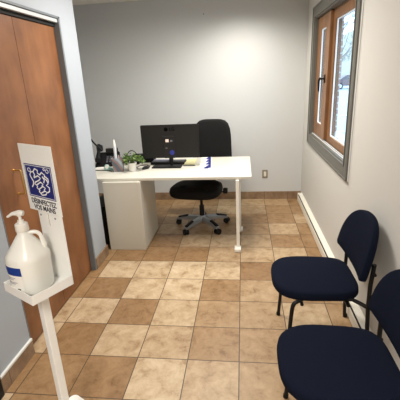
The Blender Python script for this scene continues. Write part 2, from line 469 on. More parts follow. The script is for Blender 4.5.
# closet wall on the left: a thin wall with the closet opening and a second doorway nearer the camera
DY0, DY1, DZ = 1.80, 2.872, 2.105      # closet opening
EY1, EZ = 1.435, 2.05                  # nearer doorway ends here
EY0 = 0.55
TH = 0.12
bm = NB()
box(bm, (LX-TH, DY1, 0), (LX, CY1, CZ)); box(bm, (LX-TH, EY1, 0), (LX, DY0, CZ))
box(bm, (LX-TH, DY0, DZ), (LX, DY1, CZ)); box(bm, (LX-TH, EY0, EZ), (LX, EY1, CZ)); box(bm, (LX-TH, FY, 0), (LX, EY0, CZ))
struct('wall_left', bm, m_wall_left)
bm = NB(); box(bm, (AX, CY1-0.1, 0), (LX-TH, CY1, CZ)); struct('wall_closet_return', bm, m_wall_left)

# baseboards: tile strips 0.107 high
BH = 0.107; BT = 0.012
bm = NB(); box(bm, (AX, BY-BT, 0), (WX, BY, BH), 0.002); struct('baseboard_back', bm, m_base_x)
bm = NB(); box(bm, (LX, DY1+0.018, 0), (LX+BT, CY1, BH), 0.002); box(bm, (LX-TH, CY1, 0), (LX+BT, CY1+BT, BH), 0.002); struct('baseboard_left', bm, m_base_y)
bm = NB(); box(bm, (LX, EY1+0.04, 0), (LX+BT, DY0, BH-0.006), 0.002); struct('baseboard_left_near', bm, m_base_y)
bm = NB(); box(bm, (LX, EY1+0.04, BH-0.006), (LX+0.016, DY0-0.001, BH+0.012), 0.004); struct('trim_2', bm, m_capwhite)
bm = NB(); box(bm, (WX-BT, FY, 0), (WX, 0.7, BH), 0.002); struct('baseboard_right', bm, m_base_y)

# closet door (door_1): steel frame, overhead track, two wood leaves, brass pull
d1 = bpy.data.objects.new('door_1', None); COL.objects.link(d1); d1['kind'] = 'structure'; d1.location = (LX, DY0, 0)
def at_d(bm): bmesh.ops.translate(bm, verts=bm.verts, vec=(-LX, -DY0, 0)); return bm
bm = NB()
box(bm, (LX-0.11, DY1-0.004, 0), (LX+0.006, DY1+0.018, DZ+0.012), 0.002); box(bm, (LX-0.11, DY0-0.002, 0), (LX+0.003, DY0+0.004, DZ), 0.001)
box(bm, (LX-0.11, DY0-0.002, DZ-0.003), (LX+0.006, DY1+0.018, DZ+0.013), 0.002)
obj('door_frame', at_d(bm), m_steel, d1)
bm = NB(); box(bm, (LX-0.028, DY0+0.004, DZ-0.030), (LX-0.003, DY1-0.006, DZ-0.004), 0.003)
o = obj('track', at_d(bm), m_track, d1); o['label'] = 'pale metal track above the leaves'
bm = NB(); box(bm, (LX-0.085, DY0+0.004, DZ-0.055), (LX-0.028, DY1-0.006, DZ-0.004))
obj('track_gap_shade', at_d(bm), m_blackgap, d1)  # black bar fills the gap above the leaves, its shade as colour
mid = 2.335
for a, b_ in ((DY0+0.006, mid-0.0015), (mid+0.0015, DY1-0.007)):
    bm = NB(); box(bm, (LX-0.073, a, 0.012), (LX-0.038, b_, DZ-0.056), 0.002)
    lf = obj('door_leaf', at_d(bm), m_door, d1)
    if a < 2:
        hb = NB(); hy, hz0, hz1, hx = 2.045, 1.005, 1.155, LX-0.038
        tube(hb, [(hx, hy, hz0)] + arc((hx+0.034, hy, hz0), (hx+0.046, hy, hz0), (hx+0.046, hy, hz0+0.014)) + arc((hx+0.046, hy, hz1-0.014), (hx+0.046, hy, hz1), (hx+0.034, hy, hz1)) + [(hx, hy, hz1)], 0.0058, 10)
        for z in (hz0, hz1): tube(hb, [(hx, hy, z), (hx+0.003, hy, z)], 0.009, 14)
        o = obj('handle', at_d(hb), m_brass, lf, smooth=40); o['label'] = 'brass pull handle'
bm = NB(); box(bm, (LX-0.115, DY0, 0.0), (LX-0.112, DY1, DZ)); obj('closet_shade_sheet', at_d(bm), m_blackgap, d1)  # added black sheet behind the leaves, painted as the closet's shade

# nearer doorway (door_2): dark frame edge just inside the picture
d2 = bpy.data.objects.new('door_2', None); COL.objects.link(d2); d2['kind'] = 'structure'; d2.location = (LX, EY0, 0)
bm = NB()
box(bm, (0-0.11, EY1-EY0-0.03, 0), (0.018, EY1-EY0+0.035, EZ+0.04), 0.004); box(bm, (-0.11, -0.04, 0), (0.018, 0.03, EZ+0.04), 0.004)
box(bm, (-0.11, 0.03, EZ-0.02), (0.018, EY1-EY0-0.03, EZ+0.04), 0.004)
obj('door_frame', bm, m_black, d2)
bm = NB(); box(bm, (-0.08, 0.03, 0.01), (-0.04, EY1-EY0-0.03, EZ-0.02), 0.003); obj('door_leaf', bm, m_doordark, d2)

# window_1
w1 = bpy.data.objects.new('window_1', None); COL.objects.link(w1); w1['kind'] = 'structure'; w1.location = (WX, (WY0+WY1)/2, WZ0)
def at_w(bm): bmesh.ops.translate(bm, verts=bm.verts, vec=(-WX, -(WY0+WY1)/2, -WZ0)); return bm
bm = NB()
CW = 0.107; c0x, c1x = WX-0.018, WX+0.002
CYa, CYb, CZa, CZb = 2.775, 4.512, 0.850, 2.293
for a, b_ in (((c0x, CYa, CZa), (c1x, WY0, CZb)), ((c0x, WY1, CZa), (c1x, CYb, CZb)), ((c0x, WY0, WZ1), (c1x, WY1, CZb)), ((c0x, WY0, CZa), (c1x, WY1, WZ0))):
    box(bm, a, b_, 0.004)
# inner bead and outer bead of the casing
for o1, t_ in ((0.0, 0.012), (0.092, 0.014)):
    a0, a1, b0, b1 = WY0-o1, WY1+o1, WZ0-o1, WZ1+o1
    box(bm, (c0x-0.007, a0-t_, b0-t_), (c0x+0.002, a0, b1+t_), 0.002); box(bm, (c0x-0.007, a1, b0-t_), (c0x+0.002, a1+t_, b1+t_), 0.002)
    box(bm, (c0x-0.007, a0, b0-t_), (c0x+0.002, a1, b0), 0.002); box(bm, (c0x-0.007, a0, b1), (c0x+0.002, a1, b1+t_), 0.002)
obj('window_casing', at_w(bm), m_casing, w1)
bm = NB()
t_ = 0.012
box(bm, (WX-0.01, WY0, WZ0), (WX+0.125, WY0+t_, WZ1)); box(bm, (WX-0.01, WY1-t_, WZ0), (WX+0.125, WY1, WZ1))
box(bm, (WX-0.01, WY0+t_, WZ1-t_), (WX+0.125, WY1-t_, WZ1)); box(bm, (WX-0.01, WY0+t_, WZ0), (WX+0.125, WY1-t_, WZ0+t_))
obj('window_reveal', at_w(bm), m_casing, w1)
bm = NB()
for x in (WX+0.012, WX+0.030): box(bm, (x, WY0+t_, WZ0+t_), (x+0.006, WY1-t_, WZ0+t_+0.006), 0.001)
o = obj('sill_channel', at_w(bm), m_gasket, w1); o['label'] = 'two thin white rails along the sill'
MU = 3.80   # mullion
def rect_frame(bm, x0, x1, y0, y1, z0, z1, wl, wr, wt, wb, bev=0.004):
    box(bm, (x0, y0, z0), (x1, y0+wl, z1), bev); box(bm, (x0, y1-wr, z0), (x1, y1, z1), bev)
    box(bm, (x0, y0+wl-0.002, z1-wt), (x1, y1-wr+0.002, z1), bev); box(bm, (x0, y0+wl-0.002, z0), (x1, y1-wr+0.002, z0+wb), bev)
bm = NB(); rect_frame(bm, WX+0.052, WX+0.11, WY0+t_, MU, WZ0+t_, WZ1-t_, 0.06, 0.09, 0.09, 0.065)
o = obj('fixed_sash', at_w(bm), m_sash, w1)
bm = NB(); rect_frame(bm, WX+0.064, WX+0.075, WY0+t_+0.058, MU-0.088, WZ0+t_+0.063, WZ1-t_-0.088, 0.014, 0.016, 0.012, 0.014, 0.001)
obj('gasket', at_w(bm), m_gasket, o)
bm = NB(); box(bm, (WX+0.079, WY0+t_+0.05, WZ0+t_+0.05), (WX+0.083, MU-0.08, WZ1-t_-0.08)); obj('pane', at_w(bm), m_glass, o)
bm = NB(); rect_frame(bm, WX+0.022, WX+0.075, MU-0.005, WY1-t_-0.002, WZ0+t_+0.012, WZ1-t_-0.004, 0.165, 0.165, 0.12, 0.13)
cs = obj('casement_sash', at_w(bm), m_sash, w1)
bm = NB(); rect_frame(bm, WX+0.030, WX+0.042, MU+0.158, WY1-t_-0.165, WZ0+t_+0.14, WZ1-t_-0.122, 0.012, 0.014, 0.012, 0.012, 0.001)
obj('gasket', at_w(bm), m_gasket, cs)
bm = NB(); box(bm, (WX+0.046, MU+0.155, WZ0+t_+0.13), (WX+0.05, WY1-t_-0.163, WZ1-t_-0.115)); obj('pane', at_w(bm), m_glass, cs)
bm = NB()
hy = 3.885; hx = WX+0.022
box(bm, (hx-0.010, hy-0.016, 1.535), (hx, hy+0.016, 1.615), 0.004)
tube(bm, [(hx-0.004, hy, 1.575), (hx-0.045, hy, 1.575)], 0.009)
tube(bm, arc((hx-0.045, hy-0.005, 1.578), (hx-0.052, hy+0.03, 1.575), (hx-0.05, hy+0.035, 1.54)) + [(hx-0.048, hy+0.035, 1.455)], [0.011]*7+[0.008], 10)
o = obj('handle', at_w(bm), m_black, cs, smooth=40); o['label'] = 'black lever handle'
# window board outside edge
bm = NB(); box(bm, (WX+0.11, WY0+0.02, WZ0-0.005), (X1+0.03, WY1+0.01, WZ0+0.012), 0.003); obj('outer_sill', at_w(bm), m_track, w1)

# ------------------------------------------------------------------ outdoors
GZ = -0.25
bm = NB(); box(bm, (X1, -20, GZ-0.2), (90, 140, GZ)); o = struct('ground_outside', bm, m_snow)
bm = NB()
for y, ww in ((12.3, 0.12), (16.9, 0.16)): box(bm, (1.6, y, GZ), (9, y+ww, GZ+0.03), 0.01)
tag(obj('snow_edging', bm, m_curb), 'two long low white strips lying across the snowy yard outside', 'edging', kind='stuff')
bm = NB()
nx_, ny_ = 28, 6; grid = []
for j in range(ny_+1):
    row = []
    for i in range(nx_+1):
        x = -5+i*2.2; y = 62+j*7
        z = GZ + (j/ny_)**0.8*(9+2.0*math.sin(i*0.6)+1.3*math.sin(i*1.7+1)) + (random.random()*0.7 if j else -0.1)
        row.append(bm.verts.new((x, y, z)))
    grid.append(row)
for j in range(ny_):
    for i in range(nx_): bm.faces.new((grid[j][i], grid[j][i+1], grid[j+1][i+1], grid[j+1][i]))
rr = bmesh.ops.extrude_face_region(bm, geom=list(bm.faces))
nv = {v for v in rr['geom'] if isinstance(v, bmesh.types.BMVert)}
for v in bm.verts:
    if v not in nv: v.co.z = GZ-0.3
o = struct('ground_hillside', bm, m_hill, smooth=60)

def bare_tree(x, y, h, sd, label, base=None):
    random.seed(sd)
    t = thing('bare_tree', label, 'tree', (x, y, base if base is not None else GZ-0.02), 0, 'trees beyond the road')
    bm = NB(); tube(bm, [(0, 0, 0), (0.05, 0, h*0.4), (0, 0.05, h*0.95)], [0.22, 0.15, 0.03], 8)
    for k in range(9):
        a = random.random()*2*PI; z = h*(0.3+0.06*k); l = h*0.32*(1-k*0.07)
        tube(bm, [(0, 0, z), (math.cos(a)*l*0.6, math.sin(a)*l*0.6, z+l*0.5), (math.cos(a)*l, math.sin(a)*l, z+l)], [0.09, 0.05, 0.02], 6)
    obj('trunk', bm, m_bark, t, smooth=60)
    bm = NB()
    for k in range(700):
        a = random.random()*2*PI; q = random.random()**0.5; z = h*(0.32+0.68*random.random())
        rad = h*0.36*math.sin(PI*min(1, max(0.05, (z/h-0.25)/0.8)))*q
        c = Vector((math.cos(a)*rad, math.sin(a)*rad, z))
        d = Vector((math.cos(a)+random.uniform(-.5, .5), math.sin(a)+random.uniform(-.5, .5), random.uniform(0.3, 1.4))).normalized()*random.uniform(.4, .9)
        s = Vector((random.uniform(-1, 1), random.uniform(-1, 1), random.uniform(-.3, .3))).normalized()*0.06
        v = [bm.verts.new(c-s), bm.verts.new(c+s), bm.verts.new(c+d)]; bm.faces.new(v)
    obj('crown', bm, m_twig, t)
bare_tree(13.2, 55, 9.5, 1, 'bare grey tree beyond the parked car, left part of the pane')
bare_tree(18.5, 62, 8.0, 2, 'shorter bare tree beyond the car, seen in the middle of the pane')
bare_tree(23.5, 71, 10.5, 3, 'tall bare tree beyond the car, nearest the right edge of the pane')

# parked car
def make_car():
    t = thing('car', 'dark mauve-grey car parked across the snowy road outside the window', 'car', (11.6, 43, GZ), 0)
    side = [(-2.15, .35), (-2.2, .72), (-2.0, .92), (-1.35, .98), (-0.75, 1.42), (0.55, 1.46), (1.25, 1.02), (2.0, .90), (2.2, .65), (2.15, .33)]
    bm = NB()
    mtx = Matrix(((1, 0, 0, 0), (0, 0, 1, 0), (0, 1, 0, 0), (0, 0, 0, 1)))
    prism(bm, side, -0.85, 0.85, mtx)
    bmesh.ops.bevel(bm, geom=list(bm.edges), offset=0.06, segments=2, affect='EDGES')
    obj('body', bm, m_car, t, smooth=40)
    for sy in (-1, 1):
        bm = NB(); prism(bm, [(-1.15, 1.0), (-0.72, 1.34), (-0.1, 1.37), (-0.1, 1.0)], sy*0.845-0.012, sy*0.845+0.012, mtx)
        prism(bm, [(-0.02, 1.0), (-0.02, 1.37), (0.5, 1.38), (1.05, 1.02)], sy*0.845-0.012, sy*0.845+0.012, mtx)
        obj('side_window', bm, m_carglass, t)
        for x in (-1.35, 1.35):
            bm = NB(); tube(bm, [(x, sy*0.68, .33), (x, sy*0.87, .33)], 0.33, 20)
            wh = obj('wheel', bm, m_tyre, t, smooth=40)
            bm = NB(); tube(bm, [(x, sy*0.87, .33), (x, sy*0.885, .33)], 0.19, 14); obj('hubcap', bm, m_track, wh, smooth=40)
make_car()

# ------------------------------------------------------------------ baseboard heater on the right wall
ht = thing('baseboard_heater', 'long low cream electric baseboard heater along the foot of the right wall', 'heater', (WX, 3.0, 0))
bm = NB()
hy0, hy1 = 0.75-3.0, 4.80-3.0; D = 0.056; HH = 0.118
prof = [(0, 0.004), (-D+0.006, 0.004), (-D, 0.012), (-D, HH-0.034), (-D+0.004, HH-0.028), (-D+0.012, HH-0.028), (-D+0.012, HH-0.018), (-D+0.018, HH-0.012), (-0.006, HH), (0, HH)]
a = [bm.verts.new((x, hy0+0.03, z)) for x, z in prof]; b_ = [bm.verts.new((x, hy1-0.03, z)) for x, z in prof]
bm.faces.new(a); bm.faces.new(b_[::-1])
for k in range(len(prof)): bm.faces.new((a[k], b_[k], b_[(k+1) % len(prof)], a[(k+1) % len(prof)]))
obj('housing', bm, m_heater, ht)
for y0, y1 in ((hy0, hy0+0.03), (hy1-0.03, hy1)):
    bm = NB(); box(bm, (-D-0.001, y0, 0.002), (0, y1, HH+0.001), 0.004); obj('end_cap', bm, m_heater, ht)
bm = NB(); box(bm, (-D+0.0035, hy0+0.03, HH-0.0275), (-D+0.014, hy1-0.03, HH-0.019)); o = obj('outlet_slot', bm, m_blackgap, ht); o['label'] = 'thin dark air slot'

# wall outlet and small screw on the back wall
ot = thing('wall_outlet', 'taupe-framed wall outlet with a pale centre on the back wall', 'outlet', (0.29, BY, 0.355))
bm = NB(); box(bm, (-0.036, -0.006, -0.057), (0.036, 0, 0.057), 0.003); obj('cover_plate', bm, m_outlet, ot)
bm = NB(); box(bm, (-0.016, -0.009, -0.034), (0.016, -0.005, 0.034), 0.003); fc = obj('socket_face', bm, m_outlet_w, ot)
for z in (-0.017, 0.017):
    for x in (-0.006, 0.006):
        bm = NB(); box(bm, (x-0.001, -0.0095, z-0.004), (x+0.001, -0.0085, z+0.004)); obj('slot', bm, m_blackgap, fc)
bm = NB(); lathe(bm, [(0.0, 0), (0.007, 0.001), (0.007, 0.004), (0.002, 0.006)], 12); bmesh.ops.rotate(bm, verts=bm.verts, cent=(0, 0, 0), matrix=Matrix.Rotation(PI/2, 3, 'X'))
tag(obj('wall_screw', bm, m_keys, loc=(-0.466, BY, 2.369)), 'tiny grey screw head high on the back wall', 'screw')

# ------------------------------------------------------------------ desk
DT = 0.748
dk = thing('desk', 'cream laminate office desk with pedestal, standing across the room', 'desk', (-0.9, 3.77, 0))
def at_k(bm): bmesh.ops.translate(bm, verts=bm.verts, vec=(0.9, -3.77, 0)); return bm
bm = NB(); box(bm, (-1.93, 3.33, DT-0.027), (0.075, 4.235, DT), 0.003); obj('desktop', at_k(bm), m_desk, dk)
bm = NB(); box(bm, (-1.365, 3.295, 0.0), (-0.992, 3.875, DT-0.030), 0.003); obj('pedestal', at_k(bm), m_desk, dk)
bm = NB(); box(bm, (-1.93, 3.40, 0.0), (-1.90, 4.20, DT-0.030), 0.002); obj('end_panel', at_k(bm), m_desk, dk)
for y in (3.325, 3.82):
    ex = 0.012 if y > 3.5 else 0
    bm = NB(); box(bm, (-0.074+ex, y-0.016, 0.028), (-0.042+ex, y+0.016, DT-0.030), 0.005)
    lg = obj('leg', at_k(bm), m_desk_leg, dk)
    bm = NB(); box(bm, (-0.094+ex*2, y-0.075, 0.0), (-0.030+ex*1.5, y+0.022, 0.036), 0.008); obj('foot', at_k(bm), m_desk_leg, lg, smooth=40)
bm = NB(); box(bm, (-0.070, 3.37, DT-0.062), (-0.046, 3.82, DT-0.030), 0.003); obj('leg_rail', at_k(bm), m_desk_leg, dk)

# black computer tower behind the wall end, left of the pedestal
pc = thing('computer_tower', 'black computer tower standing on the floor left of the desk pedestal', 'computer', (-1.50, 3.62, 0))
bm = NB(); box(bm, (-0.095, -0.22, 0.01), (0.095, 0.22, 0.43), 0.006); obj('case', bm, m_black, pc)
for x in (-0.07, 0.07):
    for y in (-0.19, 0.19):
        bm = NB(); tube(bm, [(x, y, 0), (x, y, 0.012)], 0.012, 12); obj('foot', bm, m_black, pc)
bm = NB(); box(bm, (-0.08, -0.222, 0.05), (0.08, -0.219, 0.38), 0.001); obj('rear_panel', bm, m_monitor_in, pc)

# ------------------------------------------------------------------ monitor (seen from behind)
mn = thing('monitor', 'black computer monitor seen from behind on the cream desk', 'monitor', (-0.766, 3.80, DT), R(-1))
ty = Matrix(((1, 0, 0, 0), (0, 0, -1, 0), (0, 1, 0, 0), (0, 0, 0, 1)))   # xy plane -> xz plane facing -y
bm = NB()
tw, bw = 0.312, 0.306
prism(bm, [(-bw, 0.097), (bw, 0.097), (tw-0.004, 0.445), (-tw+0.004, 0.445)], -0.012, 0.018, ty)
bmesh.ops.bevel(bm, geom=list(bm.edges), offset=0.006, segments=2, affect='EDGES'); obj('shell', bm, m_monitor, mn, smooth=35)
bm = NB(); box(bm, (-0.295, 0.0095, 0.112), (0.295, 0.0125, 0.43)); obj('screen', bm, m_carglass, mn)
bm = NB(); box(bm, (-0.068, -0.026, 0.095), (0.050, -0.010, 0.330), 0.004)
rp = obj('rear_plate', bm, m_monitor_in, mn)
bm = NB(); box(bm, (-0.044, -0.0275, 0.266), (-0.010, -0.0255, 0.296), 0.0005); o = obj('sticker', bm, m_pinkpaper, rp); o['label'] = 'pale pink and white square sticker'
bm = NB(); box(bm, (0.004, -0.0275, 0.268), (0.030, -0.0255, 0.288), 0.0005); obj('sticker', bm, m_keys, rp)
bm = NB(); box(bm, (-0.050, -0.0275, 0.200), (-0.028, -0.0255, 0.208), 0.0005); obj('sticker', bm, m_keys, rp)
bm = NB(); tube(bm, [(0.020, -0.0255, 0.155), (0.020, -0.0285, 0.155)], 0.027, 20); o = obj('sticker', bm, m_blue, rp, smooth=40); o['label'] = 'round blue sticker'
# emblem: a ring with the two letters after it
bm = NB(); tube(bm, [(-0.034, -0.0175, 0.398), (-0.034, -0.0195, 0.398)], 0.021, 24); em = obj('emblem', bm, m_mark, mn, smooth=40)
text('emblem_letters', 'LG', 0.046, m_mark, mn, Matrix.Translation((0.030, -0.0192, 0.398)) @ ty, bold=0.0007, extrude=0.0006)
bm = NB(); tube(bm, [(0, 0.0, 0.012), (0, 0.0, 0.13)], 0.016, 14); box(bm, (-0.020, -0.02, 0.05), (0.020, 0.012, 0.14), 0.004); obj('neck', bm, m_black, mn, smooth=40)
bm = NB(); box(bm, (-0.200, -0.095, 0.0), (0.115, 0.035, 0.014), 0.006); obj('base', bm, m_black, mn, smooth=40)

# keyboard behind the stand, mouse, notepad, pen, card strip
kb = thing('keyboard', 'dark keyboard with silver top strip lying behind the monitor stand', 'keyboard', (-0.830, 3.955, DT), R(-2))
bm = NB(); box(bm, (-0.19, -0.075, 0.0), (0.19, 0.075, 0.026), 0.005); obj('case', bm, m_black, kb, smooth=35)
bm = NB(); box(bm, (-0.18, 0.02, 0.0255), (-0.01, 0.07, 0.032), 0.002); o = obj('top_strip', bm, m_keytop, kb); o['label'] = 'bluish silver strip'
bm = NB()
for i in range(9):
    for j in range(3): box(bm, (0.012+i*0.019, -0.05+j*0.03, 0.0255), (0.027+i*0.019, -0.026+j*0.03, 0.033), 0.002, 1)
for i in range(9):
    for j in range(2): box(bm, (-0.175+i*0.019, -0.06+j*0.03, 0.0255), (-0.160+i*0.019, -0.036+j*0.03, 0.033), 0.002, 1)
o = obj('keys', bm, m_keys, kb); o['kind'] = 'stuff'
ms = thing('computer_mouse', 'black computer mouse lying left of the monitor base', 'mouse', (-1.035, 3.72, DT), R(70))
bm = NB(); bmesh.ops.create_uvsphere(bm, u_segments=20, v_segments=12, radius=1); xf(bm, bm.verts, scale=(0.055, 0.033, 0.026))
bmesh.ops.bisect_plane(bm, geom=list(bm.verts)+list(bm.edges)+list(bm.faces), plane_co=(0, 0, 0), plane_no=(0, 0, -1), clear_outer=True)
bmesh.ops.holes_fill(bm, edges=[e for e in bm.edges if e.is_boundary]); obj('shell', bm, m_black, ms, smooth=50)
bm = NB(); tube(bm, [(0.035, -0.004, 0.021), (0.035, 0.004, 0.021)], 0.008, 12); obj('wheel', bm, m_keys, ms)
def cable(name, pts, r, label, m=m_black):
    vs = [Vector(p) for p in pts]; sm = []
    for i in range(len(vs)-1):
        p0 = vs[max(0, i-1)]; p1 = vs[i]; p2 = vs[i+1]; p3 = vs[min(len(vs)-1, i+2)]
        for k in range(6):
            t = k/6; sm.append(0.5*((2*p1)+(p2-p0)*t+(2*p0-5*p1+4*p2-p3)*t*t+(3*p1-p0-3*p2+p3)*t**3))
    sm.append(vs[-1])
    bm = NB(); tube(bm, sm, r, 8)
    return tag(obj(name, bm, m, smooth=60), label, 'cable')
z_ = DT+0.004
cable('mouse_cable', [(-1.015, 3.775, z_+0.006), (-1.01, 3.80, z_), (-1.05, 3.87, z_), (-1.11, 3.86, z_), (-1.15, 3.78, z_), (-1.12, 3.72, z_)], 0.0035, 'thin black cable looped on the desk beside the mouse')
np_ = thing('notepad', 'pale yellow notepad lying on the desk right of the keyboard', 'notepad', (-0.585, 3.99, DT), R(1))
bm = NB(); box(bm, (-0.058, -0.13, 0), (0.058, 0.13, 0.010), 0.001); obj('pages', bm, m_yellow, np_)
bm = NB(); box(bm, (-0.058, 0.115, 0.0), (0.058, 0.132, 0.011), 0.001); obj('binding', bm, m_paper, np_)
pn = thing('pen', 'thin black pen lying in front of the yellow notepad', 'pen', (-0.575, 3.80, DT+0.005), R(3))
bm = NB(); tube(bm, [(-0.065, 0, 0), (0.055, 0, 0)], 0.005, 10); obj('barrel', bm, m_black, pn, smooth=50)
bm = NB(); tube(bm, [(0.055, 0, 0), (0.068, 0, 0)], [0.005, 0.001], 10); obj('tip', bm, m_keys, pn, smooth=50)
bm = NB(); box(bm, (-0.066, 0.003, 0.001), (-0.03, 0.006, 0.003)); obj('clip', bm, m_black, pn)
pl = thing('long_paper', 'long white paper strip with blue toothed edge on the desk by the chair', 'paper', (-0.405, 3.92, DT), R(4.5))
bm = NB(); box(bm, (-0.062, -0.31, 0), (0.056, 0.30, 0.003)); obj('sheet', bm, m_paper, pl)
bm = NB()
for k in range(4):
    y = -0.22+k*0.135
    prism(bm, [(-0.014, y), (0.040, y-0.01), (0.040, y+0.115), (0.020, y+0.115)], 0.003, 0.0042)
box(bm, (0.034, -0.24, 0.003), (0.052, 0.29, 0.0042)); box(bm, (-0.02, -0.27, 0.003), (0.03, -0.20, 0.0042))
o = obj('blue_print', bm, m_blue, pl); o['label'] = 'row of blue tooth shapes'
bm = NB(); box(bm, (-0.055, -0.02, 0.003), (-0.025, 0.24, 0.0038)); obj('pink_note', bm, m_pinkpaper, pl)

# ------------------------------------------------------------------ left end of the desk
# potted plant
pp = thing('potted_plant', 'bushy green plant in a small white pot on the desk', 'plant', (-1.155, 3.64, DT))
bm = NB(); lathe(bm, [(0.036, 0), (0.040, 0.003), (0.049, 0.082), (0.050, 0.088), (0.046, 0.088), (0.044, 0.078), (0.0, 0.078)], 28); obj('pot', bm, m_pot, pp, smooth=45)
bm = NB(); lathe(bm, [(0.0, 0.0785), (0.0435, 0.0785), (0.040, 0.082), (0.0, 0.084)], 20); obj('soil', bm, m_soil, pp)
random.seed(11)
stems = NB(); fol = NB(); fol2 = NB()
for k in range(62):
    a = random.random()*2*PI; rr_ = 0.13*random.random()**0.6
    p2 = Vector((math.cos(a)*rr_, math.sin(a)*rr_*0.8, 0.095+0.088*(1-(rr_/0.14)**2)*random.uniform(.7, 1.05)+random.uniform(-.03, .005)))
    if p2.x < -0.075: p2.x = -0.075+random.uniform(0, .02)
    p1 = Vector((p2.x*0.4, p2.y*0.4, 0.15)); p0 = Vector((p2.x*0.15, p2.y*0.15, 0.08))
    tube(stems, [p0, p1*0.6+p0*0.4, p2], 0.0013, 5)
    for q in range(5):
        b0 = p2 + Vector((random.uniform(-1, 1), random.uniform(-1, 1), random.uniform(-.6, .8)))*0.012
        d = Vector((math.cos(a)*0.7+random.uniform(-.8, .8), math.sin(a)*0.7+random.uniform(-.8, .8), random.uniform(-.3, .7))).normalized()
        s = d.cross(Vector((0, 0, 1))).normalized(); u_ = s.cross(d)
        l = random.uniform(.018, .032); ww = l*0.36
        tgt = fol if random.random() < 0.6 else fol2
        pts = [b0, b0+d*l*.35+s*ww-u_*.002, b0+d*l*.75+s*ww*.7, b0+d*l-u_*.004, b0+d*l*.75-s*ww*.7, b0+d*l*.35-s*ww-u_*.002]
        c = b0+d*l*.5+u_*.003
        vs = [tgt.verts.new(x) for x in pts]; cv = tgt.verts.new(c)
        for i in range(6): tgt.faces.new((vs[i], vs[(i+1) % 6], cv))
obj('stems', stems, m_stem, pp)
o = obj('foliage', fol, m_leaf, pp)
o = obj('foliage', fol2, m_leaf2, pp); o['label'] = 'lighter green leaves'
# pen cup with a white stick
pcup = thing('pen_cup', 'tapered pen cup with grey and pink marbled sides, left of the plant', 'pen cup', (-1.295, 3.625, DT), R(8))
bm = NB()
o_, i_ = [(-0.047, -0.035), (0.047, -0.035), (0.047, 0.035), (-0.047, 0.035)], None
def ring(bm, s, z): return [bm.verts.new((x*s, y*s, z)) for x, y in o_]
rs_ = [ring(bm, 1.0, 0), ring(bm, 1.32, 0.145), ring(bm, 1.26, 0.145), ring(bm, 0.94, 0.006)]
bm.faces.new(rs_[0][::-1]); bm.faces.new(rs_[3])
for a, b_ in zip(rs_, rs_[1:]):
    for k in range(4): bm.faces.new((a[k], a[(k+1) % 4], b_[(k+1) % 4], b_[k]))
obj('cup_body', bm, m_marble, pcup)
wp = thing('white_marker', 'upright clear-white marker with bright tip standing in the marbled pen cup', 'marker', (-1.318, 3.632, DT+0.008))
bm = NB(); tube(bm, [(0, 0, 0), (0, 0, 0.255)], 0.0155, 16); obj('barrel', bm, mat('frosted_barrel', (0.70, 0.72, 0.76), 0.25), wp, smooth=40)
bm = NB(); tube(bm, [(0, 0, 0.2555), (0, 0, 0.285), (0, 0, 0.322)], [0.013, 0.0125, 0.006], 14); obj('cap', bm, m_paper, wp, smooth=40)
for dx, dy, l, mm, lb in ((0.0, 0.012, 0.16, m_pinkpaper, 'short pink pencil standing in the marbled pen cup'), (0.045, 0.0, 0.155, m_paper, 'short white pencil in the marbled pen cup, nearest the plant')):
    t = thing('pencil', lb, 'pencil', (-1.295+dx, 3.63+dy, DT+0.008))
    bm = NB(); tube(bm, [(0, 0, 0), (0.006, 0, l)], 0.004, 6); obj('shaft', bm, mm, t)
    bm = NB(); tube(bm, [(0.006, 0, l), (0.0065, 0, l+0.009)], [0.0035, 0.001], 6); obj('point', bm, m_soil, t)
# office phone
ph = thing('desk_phone', 'black office desk phone at the left end of the desk', 'phone', (-1.52, 3.90, DT), R(12))
ph.scale = (1.18, 1.18, 1.18)
bm = NB(); prism(bm, [(-0.10, 0.0), (0.11, 0.0), (0.11, 0.022), (-0.10, 0.115)], -0.095, 0.115, Matrix(((0, 0, 1, 0), (-1, 0, 0, 0), (0, 1, 0, 0), (0, 0, 0, 1))))
bmesh.ops.bevel(bm, geom=list(bm.edges), offset=0.006, segments=2, affect='EDGES'); obj('base', bm, m_black, ph, smooth=35)
bm = NB(); hsp = [(-0.075, 0.085, 0.175), (-0.066, 0.03, 0.168), (-0.062, -0.03, 0.140), (-0.066, -0.095, 0.085)]
tube(bm, [(x, y, z) for x, y, z in hsp], [0.024, 0.016, 0.016, 0.024], 12)
box(bm, (-0.096, 0.055, 0.125), (-0.040, 0.115, 0.185), 0.012); box(bm, (-0.092, -0.115, 0.055), (-0.040, -0.060, 0.100), 0.012)
obj('handset', bm, m_black, ph, smooth=40)
bm = NB()
for i in range(3):
    for j in range(4): box(bm, (0.0+i*0.028, -0.075+j*0.026, 0.045+j*0.010), (0.018+i*0.028, -0.059+j*0.026, 0.055+j*0.010), 0.002, 1)
o = obj('keypad', bm, m_keys, ph)
bm = NB(); box(bm, (-0.01, 0.045, 0.105), (0.10, 0.10, 0.150), 0.004); obj('display', bm, m_monitor_in, ph)
cable('phone_cord', [(-1.545, 3.86, DT+0.175), (-1.575, 3.86, DT+0.21), (-1.62, 3.86, DT+0.255), (-1.68, 3.87, DT+0.33), (-1.76, 3.90, DT+0.43), (-1.90, 3.95, DT+0.30), (-1.89, 3.98, DT+0.10), (-1.88, 4.0, DT+0.006)], 0.010, 'thick black cord rising from the desk phone towards the left')
cable('desk_cable', [(-1.62, 3.67, z_), (-1.53, 3.655, z_), (-1.46, 3.65, z_), (-1.40, 3.63, z_), (-1.37, 3.60, z_)], 0.004, 'black cable lying in front of the papers at the left end of the desk')
